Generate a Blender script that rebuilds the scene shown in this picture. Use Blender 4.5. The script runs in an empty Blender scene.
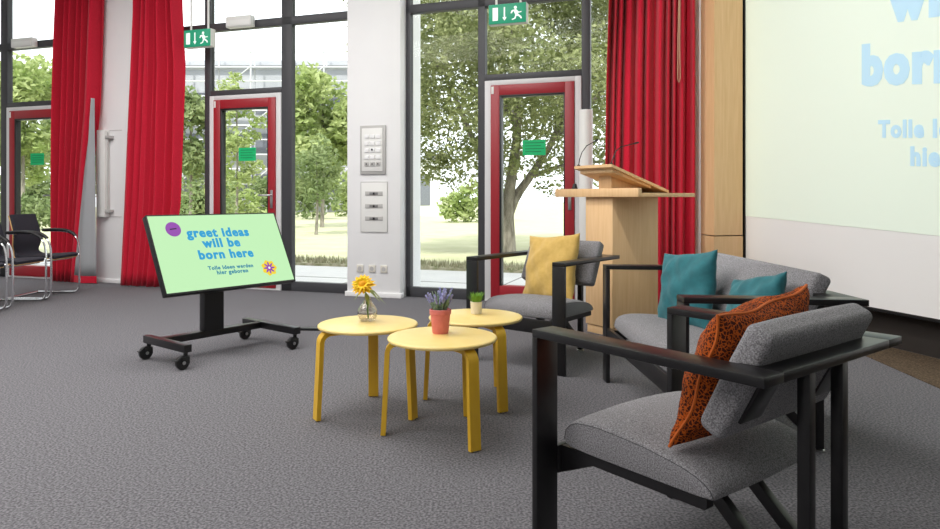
import bpy, bmesh, math, random
from mathutils import Vector, Matrix
R = math.radians
rnd = random.Random(7)
scene = bpy.context.scene
COL = scene.collection

# ------------------------------------------------------------------ camera, sky, sun, room lamps, exposure
cam_d = bpy.data.cameras.new('camera'); cam = bpy.data.objects.new('camera', cam_d); COL.objects.link(cam)
cam.location = (0, 0, 1.08); cam.rotation_euler = (R(90), 0, 0)
cam_d.sensor_width = 36; cam_d.lens = 700 / 940 * 36
cam_d.shift_y = -(264.5 - 197) / 940
cam_d.clip_start = .05; cam_d.clip_end = 400
scene.camera = cam
scene.view_settings.view_transform = 'Standard'
scene.view_settings.look = 'None'
scene.view_settings.gamma = 1
scene.view_settings.use_curve_mapping = False
scene.view_settings.exposure = 0.12
try:
    scene.cycles.use_denoising = True
    scene.cycles.max_bounces = 8
    scene.cycles.transparent_max_bounces = 16
    scene.cycles.caustics_refractive = False
    scene.cycles.caustics_reflective = False
    scene.cycles.sample_clamp_indirect = 6
except Exception:
    pass

world = bpy.data.worlds.new('sky'); scene.world = world; world.use_nodes = True
wn = world.node_tree
bg = wn.nodes['Background']; bg.inputs['Color'].default_value = (.93, .965, 1, 1); bg.inputs['Strength'].default_value = 2.1

def lamp(name, kind, loc, rot, energy, size=None, color=(1, 1, 1), sy=None):
    d = bpy.data.lights.new(name, kind); d.energy = energy; d.color = color
    if kind == 'AREA':
        d.shape = 'RECTANGLE'; d.size = size; d.size_y = sy or size
    if kind == 'SUN': d.angle = R(3)
    o = bpy.data.objects.new(name, d); COL.objects.link(o); o.location = loc; o.rotation_euler = rot
    return o
lamp('sun', 'SUN', (0, -10, 30), (R(38), R(-12), R(0)), 4.2, color=(1, .96, .88))
# ceiling luminaires of the hall
for (x, y, e) in ((-4.6, 5.2, 95), (-1.6, 4.6, 95), (-4.6, 1.6, 95), (-2.0, 1.4, 60), (-4.0, -1.6, 60)):
    lamp('ceiling_lamp', 'AREA', (x, y, 4.22), (0, 0, 0), e * 1.25, 2.8, (1, .975, .95), 2.2)

# the projector under the ceiling, aimed at the screen on the right-hand wall
pj_ = lamp('projector_lamp', 'SPOT', (.2, 3.4, 4.05), (0, 0, 0), 210, color=(1, 1, .97))
pj_.data.spot_size = R(84); pj_.data.spot_blend = .25; pj_.data.shadow_soft_size = .05
pj_.rotation_euler = (Vector((3.05, 4.75, 2.0)) - Vector((.2, 3.4, 4.05))).to_track_quat('-Z', 'Y').to_euler()

# ------------------------------------------------------------------ materials
MATS = {}
def mat(name, col, rough=.6, metal=0, noise=None, bump=None, emit=None, spec=None, sheen=0, coat=0):
    """noise = (scale, colour2, detail, low, high [, stretch]); bump = (scale, strength)"""
    if name in MATS: return MATS[name]
    m = bpy.data.materials.new(name); m.use_nodes = True; nt = m.node_tree
    b = nt.nodes['Principled BSDF']
    b.inputs['Base Color'].default_value = (*col, 1); b.inputs['Roughness'].default_value = rough; b.inputs['Metallic'].default_value = metal
    if spec is not None: b.inputs['Specular IOR Level'].default_value = spec
    if sheen: b.inputs['Sheen Weight'].default_value = sheen
    if coat: b.inputs['Coat Weight'].default_value = coat
    tc = nt.nodes.new('ShaderNodeTexCoord')
    def noisetex(scale, detail, stretch=None):
        n = nt.nodes.new('ShaderNodeTexNoise'); n.inputs['Scale'].default_value = scale; n.inputs['Detail'].default_value = detail
        if stretch:
            mp = nt.nodes.new('ShaderNodeMapping'); mp.inputs['Scale'].default_value = stretch
            nt.links.new(tc.outputs['Object'], mp.inputs['Vector']); nt.links.new(mp.outputs[0], n.inputs['Vector'])
        else: nt.links.new(tc.outputs['Object'], n.inputs['Vector'])
        return n
    if noise:
        n = noisetex(noise[0], noise[2], noise[5] if len(noise) > 5 else None)
        cr = nt.nodes.new('ShaderNodeValToRGB')
        cr.color_ramp.elements[0].position = noise[3]; cr.color_ramp.elements[0].color = (*col, 1)
        cr.color_ramp.elements[1].position = noise[4]; cr.color_ramp.elements[1].color = (*noise[1], 1)
        nt.links.new(n.outputs['Fac'], cr.inputs[0]); nt.links.new(cr.outputs[0], b.inputs['Base Color'])
    if bump:
        n2 = noisetex(bump[0], 3); bp = nt.nodes.new('ShaderNodeBump'); bp.inputs['Strength'].default_value = bump[1]; bp.inputs['Distance'].default_value = .01
        nt.links.new(n2.outputs['Fac'], bp.inputs['Height']); nt.links.new(bp.outputs[0], b.inputs['Normal'])
    if emit:
        b.inputs['Emission Color'].default_value = (*emit[0], 1); b.inputs['Emission Strength'].default_value = emit[1]
    MATS[name] = m
    return m

def srgb(r, g, b):
    f = lambda c: (c / 255 / 12.92) if c / 255 <= .04045 else ((c / 255 + .055) / 1.055) ** 2.4
    return (f(r), f(g), f(b))

M_carpet = mat('carpet', (.085, .083, .091), .95, noise=(105, (.215, .209, .224), 2, .36, .66), bump=(120, .18), spec=.1)
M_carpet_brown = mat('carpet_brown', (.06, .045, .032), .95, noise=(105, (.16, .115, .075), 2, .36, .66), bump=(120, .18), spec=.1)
M_white = mat('white_wall_paint', (.86, .86, .87), .8, noise=(3, (.88, .88, .885), 2, .3, .7))
M_ceiling = mat('ceiling_paint', (.82, .82, .82), .9)
M_shaded_wall = mat('shaded_wall_dark', (.022, .017, .014), .8)  # near-black base colour paints in the shade on the wall below the screen
M_frame = mat('anthracite_frame', (.055, .055, .062), .45, spec=.4)
M_light_frame = mat('silver_grey_frame', (.70, .70, .71), .45)
M_red_door = mat('red_door_lacquer', (.34, .012, .022), .4)
M_curtain = mat('red_curtain_cloth', (.52, .011, .032), .85, noise=(60, (.58, .014, .040), 3, .3, .7), sheen=.15, spec=.15)
M_lining = mat('grey_curtain_lining', (.36, .37, .39), .9)
M_maple = mat('maple_veneer', (.78, .52, .28), .45, noise=(9, (.70, .44, .215), 5, .3, .75, (6, 6, .35)))
M_black_steel = mat('black_powder_coated_steel', (.0065, .006, .007), .33, noise=(40, (.010, .0095, .0105), 2, .3, .7), spec=.5)
M_black = mat('black_plastic', (.008, .008, .009), .4)
M_fabric = mat('grey_melange_wool', (.12, .117, .125), .95, noise=(260, (.37, .362, .378), 5, .34, .66), bump=(300, .35), spec=.1, sheen=.1)
M_seam = mat('dark_seam_thread', (.06, .06, .065), .9)
M_yellow = mat('yellow_lacquer', (.86, .64, .22), .32, noise=(14, (.88, .68, .27), 2, .3, .7))
M_yellow_leg = mat('yellow_bentwood', (.70, .41, .022), .4, noise=(22, (.76, .46, .03), 3, .3, .7, (1, 1, .2)))
M_chrome = mat('chrome', (.75, .75, .77), .12, 1)
M_grey_metal = mat('satin_metal', (.5, .5, .5), .3, 1)
M_navy = mat('black_chair_upholstery', (.012, .012, .020), .85, noise=(200, (.028, .028, .042), 3, .3, .7))
M_beech = mat('beech_ply_edge', (.62, .38, .16), .5)
M_pill_yellow = mat('mustard_velvet', (.58, .37, .085), .85, noise=(30, (.66, .44, .12), 3, .3, .7), sheen=.3)
M_pill_teal = mat('teal_velvet', (.008, .115, .14), .8, noise=(20, (.016, .175, .205), 3, .3, .7), sheen=.2)
M_orange_pipe = mat('orange_piping', (.62, .13, .012), .7)
M_screen_white = mat('projection_cloth', (.86, .85, .84), .9)
M_box = mat('white_plastic', (.80, .80, .78), .5)
M_greyplate = mat('grey_aluminium_plate', (.48, .47, .46), .45)
M_exit = mat('exit_sign_green', (.004, .22, .12), .5, emit=((.01, .35, .18), .35))
M_exit_white = mat('exit_sign_white', (.85, .9, .88), .5, emit=((.8, 1, .9), .3))
M_notice = mat('green_notice_film', (.0, .50, .17), .6)
M_pink = mat('coral_pot', (.66, .17, .165), .6, noise=(40, (.72, .21, .20), 2, .3, .7))
M_cream = mat('cream_pot', (.76, .72, .62), .6)
M_grass_blade = mat('bright_green_blades', (.10, .30, .02), .6, noise=(50, (.26, .48, .06), 2, .3, .7))
M_lav = mat('lavender_blossom', (.25, .25, .50), .8, noise=(60, (.40, .41, .66), 2, .3, .7))
M_lav_leaf = mat('lavender_leaf', (.20, .32, .18), .8, noise=(60, (.36, .46, .30), 2, .3, .7))
M_petal = mat('yellow_petal', (.90, .55, .004), .6, noise=(50, (.95, .66, .01), 2, .3, .7))
M_flower_core = mat('flower_core', (.75, .33, .0), .8)
M_stem = mat('green_stem', (.10, .22, .03), .6)
M_soil = mat('soil', (.03, .02, .012), .95)
M_lawn = mat('lawn', (.42, .43, .25), .95, noise=(1.6, (.50, .49, .32), 6, .3, .7))
M_verge = mat('rough_verge', (.26, .27, .14), .95, noise=(9, (.50, .46, .34), 6, .35, .65))
M_paving = mat('terrace_concrete', (.66, .65, .65), .9, noise=(2.5, (.72, .71, .70), 4, .3, .7))
M_bark = mat('bark', (.15, .135, .11), .95, noise=(14, (.32, .29, .25), 5, .35, .65, (1, 1, .3)), bump=(20, .6))
M_leaf_a = mat('olive_leaves', (.17, .21, .065), .7, noise=(2.2, (.43, .46, .23), 5, .35, .65))
M_leaf_b = mat('light_leaves', (.28, .37, .11), .7, noise=(1.4, (.46, .52, .24), 5, .35, .65))
M_leaf_c = mat('mid_green_leaves', (.17, .24, .09), .7, noise=(1.4, (.32, .38, .18), 5, .35, .65))
M_facade = mat('grey_facade', (.36, .37, .40), .8, noise=(.5, (.44, .45, .48), 3, .3, .7))
M_facade_band = mat('dark_window_band', (.16, .17, .20), .4)
M_scaff = mat('galvanised_tube', (.55, .56, .58), .5, .3)

for lm in (M_leaf_a, M_leaf_b, M_leaf_c):
    nt = lm.node_tree; pb = nt.nodes['Principled BSDF']; out = nt.nodes['Material Output']
    tl_ = nt.nodes.new('ShaderNodeBsdfTranslucent'); mx = nt.nodes.new('ShaderNodeMixShader'); mx.inputs[0].default_value = .4
    nt.links.new(pb.inputs['Base Color'].links[0].from_socket, tl_.inputs['Color']); nt.links.new(pb.outputs[0], mx.inputs[1]); nt.links.new(tl_.outputs[0], mx.inputs[2]); nt.links.new(mx.outputs[0], out.inputs[0])

m = bpy.data.materials.new('window_glass'); m.use_nodes = True; nt = m.node_tree; nt.nodes.clear()
o_ = nt.nodes.new('ShaderNodeOutputMaterial'); mx = nt.nodes.new('ShaderNodeMixShader'); tr = nt.nodes.new('ShaderNodeBsdfTransparent'); gl = nt.nodes.new('ShaderNodeBsdfGlossy')
gl.inputs['Roughness'].default_value = .02; tr.inputs['Color'].default_value = (.97, .985, .98, 1); mx.inputs[0].default_value = .006
nt.links.new(tr.outputs[0], mx.inputs[1]); nt.links.new(gl.outputs[0], mx.inputs[2]); nt.links.new(mx.outputs[0], o_.inputs[0]); M_glass = m
m = bpy.data.materials.new('vase_glass'); m.use_nodes = True; nt = m.node_tree; nt.nodes.clear()
o_ = nt.nodes.new('ShaderNodeOutputMaterial'); mx = nt.nodes.new('ShaderNodeMixShader'); tr = nt.nodes.new('ShaderNodeBsdfTransparent'); gl = nt.nodes.new('ShaderNodeBsdfGlossy'); lw = nt.nodes.new('ShaderNodeLayerWeight')
gl.inputs['Roughness'].default_value = .03; tr.inputs['Color'].default_value = (.97, .955, .93, 1); lw.inputs['Blend'].default_value = .22
nt.links.new(lw.outputs['Facing'], mx.inputs[0]); nt.links.new(tr.outputs[0], mx.inputs[1]); nt.links.new(gl.outputs[0], mx.inputs[2]); nt.links.new(mx.outputs[0], o_.inputs[0]); M_vase = m

def emis(name, col, s=.9, base=(.02, .02, .02)):
    return mat(name, base, .5, emit=(col, s), spec=.2)
M_tv_green = emis('screen_mint', srgb(196, 243, 186))
M_tv_blue = emis('screen_blue', srgb(30, 160, 214))
M_tv_teal = emis('screen_teal', srgb(48, 140, 165))
M_tv_purple = emis('screen_purple', srgb(148, 70, 175))
M_tv_yellow = emis('screen_yellow', srgb(247, 214, 40))
M_tv_black = emis('screen_black', srgb(25, 15, 30))
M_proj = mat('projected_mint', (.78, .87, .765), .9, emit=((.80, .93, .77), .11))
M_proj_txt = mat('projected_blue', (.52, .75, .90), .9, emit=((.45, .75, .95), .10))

# orange boucle with a dark grown pattern
m = bpy.data.materials.new('orange_chenille'); m.use_nodes = True; nt = m.node_tree; b = nt.nodes['Principled BSDF']; b.inputs['Roughness'].default_value = .85; b.inputs['Specular IOR Level'].default_value = .2
tc = nt.nodes.new('ShaderNodeTexCoord'); vo = nt.nodes.new('ShaderNodeTexVoronoi'); vo.feature = 'DISTANCE_TO_EDGE'; vo.inputs['Scale'].default_value = 95
nz = nt.nodes.new('ShaderNodeTexNoise'); nz.inputs['Scale'].default_value = 60; nz.inputs['Detail'].default_value = 3
ad = nt.nodes.new('ShaderNodeVectorMath'); ad.operation = 'MULTIPLY_ADD'; ad.inputs[1].default_value = (.02, .02, .02)
nt.links.new(tc.outputs['Object'], nz.inputs['Vector']); nt.links.new(nz.outputs['Color'], ad.inputs[0]); nt.links.new(tc.outputs['Object'], ad.inputs[2]); nt.links.new(ad.outputs[0], vo.inputs['Vector'])
cr = nt.nodes.new('ShaderNodeValToRGB'); cr.color_ramp.elements[0].position = .05; cr.color_ramp.elements[0].color = (.52, .10, .010, 1); cr.color_ramp.elements[1].position = .14; cr.color_ramp.elements[1].color = (.055, .012, .006, 1)
nt.links.new(vo.outputs['Distance'], cr.inputs[0]); nt.links.new(cr.outputs[0], b.inputs['Base Color'])
bp = nt.nodes.new('ShaderNodeBump'); bp.invert = True; bp.inputs['Strength'].default_value = .5; bp.inputs['Distance'].default_value = .004; nt.links.new(vo.outputs['Distance'], bp.inputs['Height']); nt.links.new(bp.outputs[0], b.inputs['Normal'])
M_orange = m

# ------------------------------------------------------------------ mesh helpers
class MB:
    def __init__(s): s.v = []; s.f = []
    def add(s, vs, fs):
        n = len(s.v); s.v += [tuple(v) for v in vs]; s.f += [tuple(i + n for i in f) for f in fs]
    def add_bm(s, bm):
        bm.verts.index_update(); s.add([v.co[:] for v in bm.verts], [[v.index for v in f.verts] for f in bm.faces]); bm.free()
    def box(s, lo, hi, bev=0, rot=None, seg=2, about=None):
        c = Vector([(a + b) / 2 for a, b in zip(lo, hi)]); d = [abs(b - a) for a, b in zip(lo, hi)]
        bm = bmesh.new(); bmesh.ops.create_cube(bm, size=1)
        for v in bm.verts: v.co = Vector((v.co.x * d[0], v.co.y * d[1], v.co.z * d[2]))
        if bev: bmesh.ops.bevel(bm, geom=list(bm.edges), offset=min(bev, min(d) * .45), segments=seg, profile=.5, affect='EDGES')
        piv = Vector(about) if about is not None else c
        for v in bm.verts:
            v.co = v.co + c
            if rot is not None: v.co = piv + rot @ (v.co - piv)
        s.add_bm(bm); return s
    def bar(s, p, q, w, t, bev=.002, up=(0, 0, 1)):
        """rectangular bar from p to q; w across, t along the 'up' side"""
        p, q = Vector(p), Vector(q); d = (q - p); L = d.length; d.normalize()
        side = d.cross(Vector(up)); side = side.normalized() if side.length > 1e-6 else Vector((1, 0, 0)); u = side.cross(d)
        rot = Matrix((d, side, u)).transposed(); c = (p + q) / 2
        bm = bmesh.new(); bmesh.ops.create_cube(bm, size=1)
        for v in bm.verts: v.co = Vector((v.co.x * L, v.co.y * w, v.co.z * t))
        if bev: bmesh.ops.bevel(bm, geom=list(bm.edges), offset=bev, segments=2, profile=.5, affect='EDGES')
        for v in bm.verts: v.co = c + rot @ v.co
        s.add_bm(bm); return s
    def tube(s, pts, r, n=10, closed=False):
        pts = [Vector(p) for p in pts]; k = len(pts); rs = r if isinstance(r, (list, tuple)) else [r] * k
        vs = []; prev = None
        for i, p in enumerate(pts):
            if closed: t = pts[(i + 1) % k] - pts[i - 1]
            else: t = pts[min(i + 1, k - 1)] - pts[max(i - 1, 0)]
            t.normalize()
            if prev is None:
                a = Vector((0, 0, 1)) if abs(t.z) < .9 else Vector((1, 0, 0)); u = t.cross(a).normalized()
            else:
                u = prev - t * prev.dot(t); u.normalize()
            prev = u; w = t.cross(u)
            for j in range(n):
                an = 2 * math.pi * j / n; vs.append(p + (u * math.cos(an) + w * math.sin(an)) * rs[i])
        fs = []
        for i in range(k if closed else k - 1):
            i2 = (i + 1) % k
            for j in range(n): fs.append((i * n + j, i * n + (j + 1) % n, i2 * n + (j + 1) % n, i2 * n + j))
        if not closed: fs.append(tuple(range(n))[::-1]); fs.append(tuple((k - 1) * n + j for j in range(n)))
        s.add(vs, fs); return s
    def lathe(s, prof, n=32, c=(0, 0, 0), axis='z'):
        vs = []; fs = []; k = len(prof)
        for (r, z) in prof:
            for j in range(n):
                a = 2 * math.pi * j / n
                x, y = r * math.cos(a), r * math.sin(a)
                v = (x, y, z) if axis == 'z' else ((z, x, y) if axis == 'x' else (y, z, x))
                vs.append((v[0] + c[0], v[1] + c[1], v[2] + c[2]))
        for i in range(k - 1):
            for j in range(n): fs.append((i * n + j, i * n + (j + 1) % n, (i + 1) * n + (j + 1) % n, (i + 1) * n + j))
        if prof[0][0] > 1e-6: fs.append(tuple(range(n))[::-1])
        if prof[-1][0] > 1e-6: fs.append(tuple((k - 1) * n + j for j in range(n)))
        s.add(vs, fs); return s
    def prism(s, poly, z0, z1):
        n = len(poly); vs = [(x, y, z0) for x, y in poly] + [(x, y, z1) for x, y in poly]
        fs = [tuple(range(n))[::-1], tuple(range(n, 2 * n))] + [(i, (i + 1) % n, n + (i + 1) % n, n + i) for i in range(n)]
        s.add(vs, fs); return s
    def xform(s, fn): s.v = [tuple(fn(Vector(v))) for v in s.v]; return s
    def build(s, name, material, parent=None, smooth=True, angle=35):
        me = bpy.data.meshes.new(name); me.from_pydata(s.v, [], s.f); me.validate()
        bm = bmesh.new(); bm.from_mesh(me); bmesh.ops.remove_doubles(bm, verts=bm.verts, dist=1e-6); bmesh.ops.recalc_face_normals(bm, faces=bm.faces); bm.to_mesh(me); bm.free()
        me.materials.append(material)
        if smooth:
            for p in me.polygons: p.use_smooth = True
            try: me.set_sharp_from_angle(angle=R(angle))
            except Exception: pass
        o = bpy.data.objects.new(name, me); COL.objects.link(o)
        if parent: o.parent = parent
        return o

def tag(o, label=None, cat=None, group=None, kind=None):
    if label: o['label'] = label
    if cat: o['category'] = cat
    if group: o['group'] = group
    if kind: o['kind'] = kind
    return o
def thing(name, label, cat, loc=(0, 0, 0), rz=0, group=None):
    o = bpy.data.objects.new(name, None); o.empty_display_size = .1; COL.objects.link(o)
    o.location = loc; o.rotation_euler = (0, 0, rz)
    return tag(o, label, cat, group)
def struct(o, label=None, cat=None): 
    return tag(o, label, cat, kind='structure')
def B(name, lo, hi, material, parent=None, bev=.003): return MB().box(lo, hi, bev).build(name, material, parent)

def axis_pts(L, r, mid):
    e = [r * (1 - math.cos(k * math.pi / 10)) for k in range(6)]
    return [-L / 2 + x for x in e] + [-L / 2 + r + (L - 2 * r) * k / (mid + 1) for k in range(1, mid + 1)] + [L / 2 - x for x in reversed(e)]
def cushion_mb(sx, sy, sz, r, crown=0, bot_crown=0, mid=6, puff=0):
    X, Y, Z = axis_pts(sx, r, mid), axis_pts(sy, r, mid), axis_pts(sz, min(r, sz * .49), 1)
    rz = min(r, sz * .49)
    verts = {}; vs = []; fs = []
    nx, ny, nz = len(X), len(Y), len(Z)
    def vid(i, j, k):
        key = (i, j, k)
        if key not in verts:
            p = Vector((X[i], Y[j], Z[k]))
            c = Vector((max(-sx / 2 + r, min(sx / 2 - r, p.x)), max(-sy / 2 + r, min(sy / 2 - r, p.y)), max(-sz / 2 + rz, min(sz / 2 - rz, p.z))))
            d = p - c
            q = Vector((d.x / r, d.y / r, d.z / rz)); 
            if q.length > 1e-9: q.normalize(); d = Vector((q.x * r, q.y * r, q.z * rz))
            p = c + d
            w = max(0, 1 - (2 * p.x / sx) ** 2) * max(0, 1 - (2 * p.y / sy) ** 2)
            if p.z > 0: p.z += crown * w ** .7
            else: p.z -= bot_crown * w ** .7
            if puff:
                p.x += puff * math.copysign(1, p.x) * (abs(p.x) / (sx / 2)) ** 3 * max(0, 1 - (2 * p.y / sy) ** 2)
            verts[key] = len(vs); vs.append(p)
        return verts[key]
    for i in range(nx - 1):
        for j in range(ny - 1):
            for k in (0, nz - 1): fs.append((vid(i, j, k), vid(i + 1, j, k), vid(i + 1, j + 1, k), vid(i, j + 1, k)))
    for i in range(nx - 1):
        for k in range(nz - 1):
            for j in (0, ny - 1): fs.append((vid(i, j, k), vid(i + 1, j, k), vid(i + 1, j, k + 1), vid(i, j, k + 1)))
    for j in range(ny - 1):
        for k in range(nz - 1):
            for i in (0, nx - 1): fs.append((vid(i, j, k), vid(i, j + 1, k), vid(i, j + 1, k + 1), vid(i, j, k + 1)))
    mb = MB(); mb.add(vs, fs); return mb
def rrect(sx, sy, r, z, n=8):
    pts = []
    for cx, cy, a0 in ((sx / 2 - r, sy / 2 - r, 0), (-sx / 2 + r, sy / 2 - r, 90), (-sx / 2 + r, -sy / 2 + r, 180), (sx / 2 - r, -sy / 2 + r, 270)):
        for k in range(n + 1):
            a = R(a0 + 90 * k / n); pts.append((cx + r * math.cos(a), cy + r * math.sin(a), z))
    return pts
def wave_strip(pts, t):
    pass

# ------------------------------------------------------------------ the hall: frame of the window wall (s along, n outwards, z)
TH = R(18.7); N0 = Vector((-.0635, 7.41, 0))
DR = Vector((math.cos(TH), -math.sin(TH), 0)); NO = Vector((math.sin(TH), math.cos(TH), 0))
def wp(s, n, z=0): return N0 + DR * s + NO * n + Vector((0, 0, z))
def on_wall(o): o.location = N0; o.rotation_euler = (0, 0, -TH); return o
CEIL = 4.3
Q0 = Vector((2.51, 6.39, 0)); D2 = Vector((.28, -.96, 0)).normalized(); N2 = Vector((-D2.y, D2.x, 0))  # N2 points outwards (right)
if N2.x < 0: N2 = -N2
def sp(t, n, z=0): return Q0 + D2 * t + N2 * n + Vector((0, 0, z))
RZ2 = math.atan2(D2.y, D2.x)

# floor, ceiling, closing walls
fl = MB(); fl.prism([wp(-11, .06)[:2], wp(3.2, .06)[:2], sp(-.3, .6)[:2], sp(11, .6)[:2], (-10.5, sp(11, 0).y)], -.2, 0)
struct(fl.build('floor', M_carpet, smooth=False))
ce = MB(); ce.prism([wp(-11, .3)[:2], wp(3.2, .3)[:2], sp(-.3, .6)[:2], sp(11, .6)[:2], (-10.5, sp(11, 0).y)], CEIL, CEIL + .25)
struct(ce.build('ceiling', M_ceiling, smooth=False))
w = MB(); w.prism([wp(-11, .06)[:2], wp(-11, -.1)[:2], (-10.3, sp(11, 0).y), (-10.5, sp(11, 0).y)], 0, CEIL)
struct(w.build('wall_left', M_white, smooth=False))
yb = sp(11, 0).y
w = MB(); w.box((-10.5, yb - .15, 0), (sp(11, .6).x, yb, CEIL), 0); struct(w.build('wall_front', M_white, smooth=False))
w = MB(); w.prism([sp(-.32, .12)[:2], sp(11, .12)[:2], sp(11, .3)[:2], sp(-.32, .3)[:2]], 0, CEIL)
struct(w.build('wall_right', M_shaded_wall, smooth=False))
# strip of carpet tinted brown before the right-hand wall
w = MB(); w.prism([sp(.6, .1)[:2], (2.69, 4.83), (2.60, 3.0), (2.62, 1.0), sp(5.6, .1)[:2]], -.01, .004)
struct(w.build('floor_brown_strip', M_carpet_brown, smooth=False))
# white pillars
w = MB(); w.box((-1.295, -.17, 0), (-.66, .39, CEIL), .004); w.box((-1.315, -.188, 0), (-.645, -.10, .05), .003); struct(on_wall(w.build('wall_pillar', M_white)))
w = MB(); w.box((-4.913, -.10, 0), (-4.17, .39, CEIL), .004); w.box((-4.925, -.115, 0), (-4.16, -.05, .05), .003); struct(on_wall(w.build('wall_pillar', M_white)))
# white wall right of the last curtain, wood-clad column
w = MB(); w.box((2.22, -.12, 0), (2.46, .25, CEIL), 0); w.box((2.46, .08, 0), (3.0, .25, CEIL), 0); struct(on_wall(w.build('wall_back', M_white)))
col = MB(); poly = [(2.15, 6.56), (2.192, 6.283), (2.482, 6.375), (2.52, 6.56)]; col.prism(poly, .735, CEIL)
pl = [(2.15, 6.56), (2.190, 6.281), (2.484, 6.373), (2.522, 6.56)]; col.prism(pl, 0, .725)
struct(col.build('trim_column', M_maple, smooth=False))

# windows and doors ---------------------------------------------------
def frame_boxes(parent, boxes, depth=(-.03, .05)):
    mb = MB()
    for (s0, s1, z0, z1) in boxes: mb.box((s0, depth[0], z0), (s1, depth[1], z1), .003)
    return mb.build('window_frame', M_frame, parent)
def pane(parent, s0, s1, z0, z1):
    mb = MB(); mb.box((s0, .005, z0), (s1, .013, z1), 0); return mb.build('glass_pane', M_glass, parent, smooth=False)
def window(name, s0, s1, verts, dspan):
    """verts = list of (s0,s1) mullions; dspan = door opening inside"""
    root = bpy.data.objects.new(name, None); COL.objects.link(root); root.location = N0; root.rotation_euler = (0, 0, -TH); struct(root)
    bx = []
    for a, b_ in verts: bx.append((a, b_, 0, CEIL))
    bx.append((s0, s1, 3.068, 3.16)); bx.append((s0, s1, CEIL - .08, CEIL))
    bx.append((dspan[0], dspan[1], 2.288, 2.355))
    bx.append((s0, dspan[0], 0, .106)); bx.append((dspan[1], s1, 0, .106))
    frame_boxes(root, bx)
    edges = sorted([s0] + [x for v in verts for x in v] + [s1])
    spans = [(edges[i], edges[i + 1]) for i in range(len(edges) - 1)]
    for a, b_ in spans:
        if b_ - a < .02 or any(abs(a - v0) < 1e-6 and abs(b_ - v1) < 1e-6 for v0, v1 in verts): continue
        isd = abs(a - dspan[0]) < 1e-6 and abs(b_ - dspan[1]) < 1e-6
        pane(root, a, b_, 2.355 if isd else .106, 3.068); pane(root, a, b_, 3.16, CEIL - .08)
    return root
def door(name, s0, s1):
    root = bpy.data.objects.new(name, None); COL.objects.link(root); root.location = N0; root.rotation_euler = (0, 0, -TH); struct(root)
    f = MB()
    g = .066
    f.box((s0, -.045, 0), (s0 + g, .06, 2.288), .003); f.box((s1 - g, -.045, 0), (s1, .06, 2.288), .003); f.box((s0 + g, -.045, 2.238), (s1 - g, .06, 2.288), .003); f.box((s0, -.05, 0), (s1, .06, .02), .002)
    f.build('door_frame', M_light_frame, root)
    a, b_ = s0 + g + .002, s1 - g - .002; st = .095
    l = MB(); l.box((a, -.06, .025), (a + st, .03, 2.236), .004); l.box((b_ - st, -.06, .025), (b_, .03, 2.236), .004); l.box((a + st, -.06, 2.130), (b_ - st, .03, 2.236), .004); l.box((a + st, -.06, .025), (b_ - st, .03, .165), .004)
    leaf = l.build('door_leaf', M_red_door, root)
    bd = MB()
    for (x0, x1, z0, z1) in ((a + st, a + st + .022, .165, 2.130), (b_ - st - .012, b_ - st, .165, 2.130), (a + st, b_ - st, 2.110, 2.130)): bd.box((x0, -.058, z0), (x1, .02, z1), .001)
    bd.build('glazing_gasket', M_black, leaf)
    mb = MB(); mb.box((a + st, -.01, .165), (b_ - st, .0, 2.130), 0); mb.build('glass_pane', M_glass, root, smooth=False)
    h = MB(); h.box((b_ - .062, -.068, .95), (b_ - .028, -.06, 1.16), .003); h.tube([(b_ - .045, -.065, 1.10), (b_ - .045, -.11, 1.10), (b_ - .06, -.118, 1.10), (b_ - .185, -.118, 1.10)], .010)
    h.build('door_handle', M_grey_metal, root)
    n = MB(); zc = 1.585; c = (a + b_) / 2
    n.box((c - .135 + .03, -.0125, zc - .078), (c + .135 + .0, -.0101, zc + .078), 0); n.build('notice', M_notice, root, smooth=False)
    ln = MB()
    for k in range(4): ln.box((c - .08, -.0134, zc + .045 - k * .03), (c + .12 - .03 * (k % 2), -.0126, zc + .053 - k * .03), 0)
    ln.build('notice_lettering', mat('notice_dark_green', (.0, .22, .07), .6), root, smooth=False)
    t = MB(); t.box((a + .008, -.0625, 2.145), (a + .035, -.0602, 2.222), .0005); t.build('door_tag', M_box, root)
    return root
window('window_1', -10.9, -4.913, [(-9.9, -9.8), (-8.3, -8.2), (-6.66, -6.535), (-5.53, -5.40)], (-6.535, -5.53))
window('window_2', -4.17, -1.29, [(-3.30, -3.218), (-2.224, -2.09)], (-3.218, -2.224))
window('window_3', -.655, 2.22, [(-.655, -.605), (.165, .244), (1.251, 1.337), (2.12, 2.22)], (.244, 1.251))
door('door_1', -6.535, -5.53); door('door_2', -3.218, -2.224); door('door_3', .244, 1.251)

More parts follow.
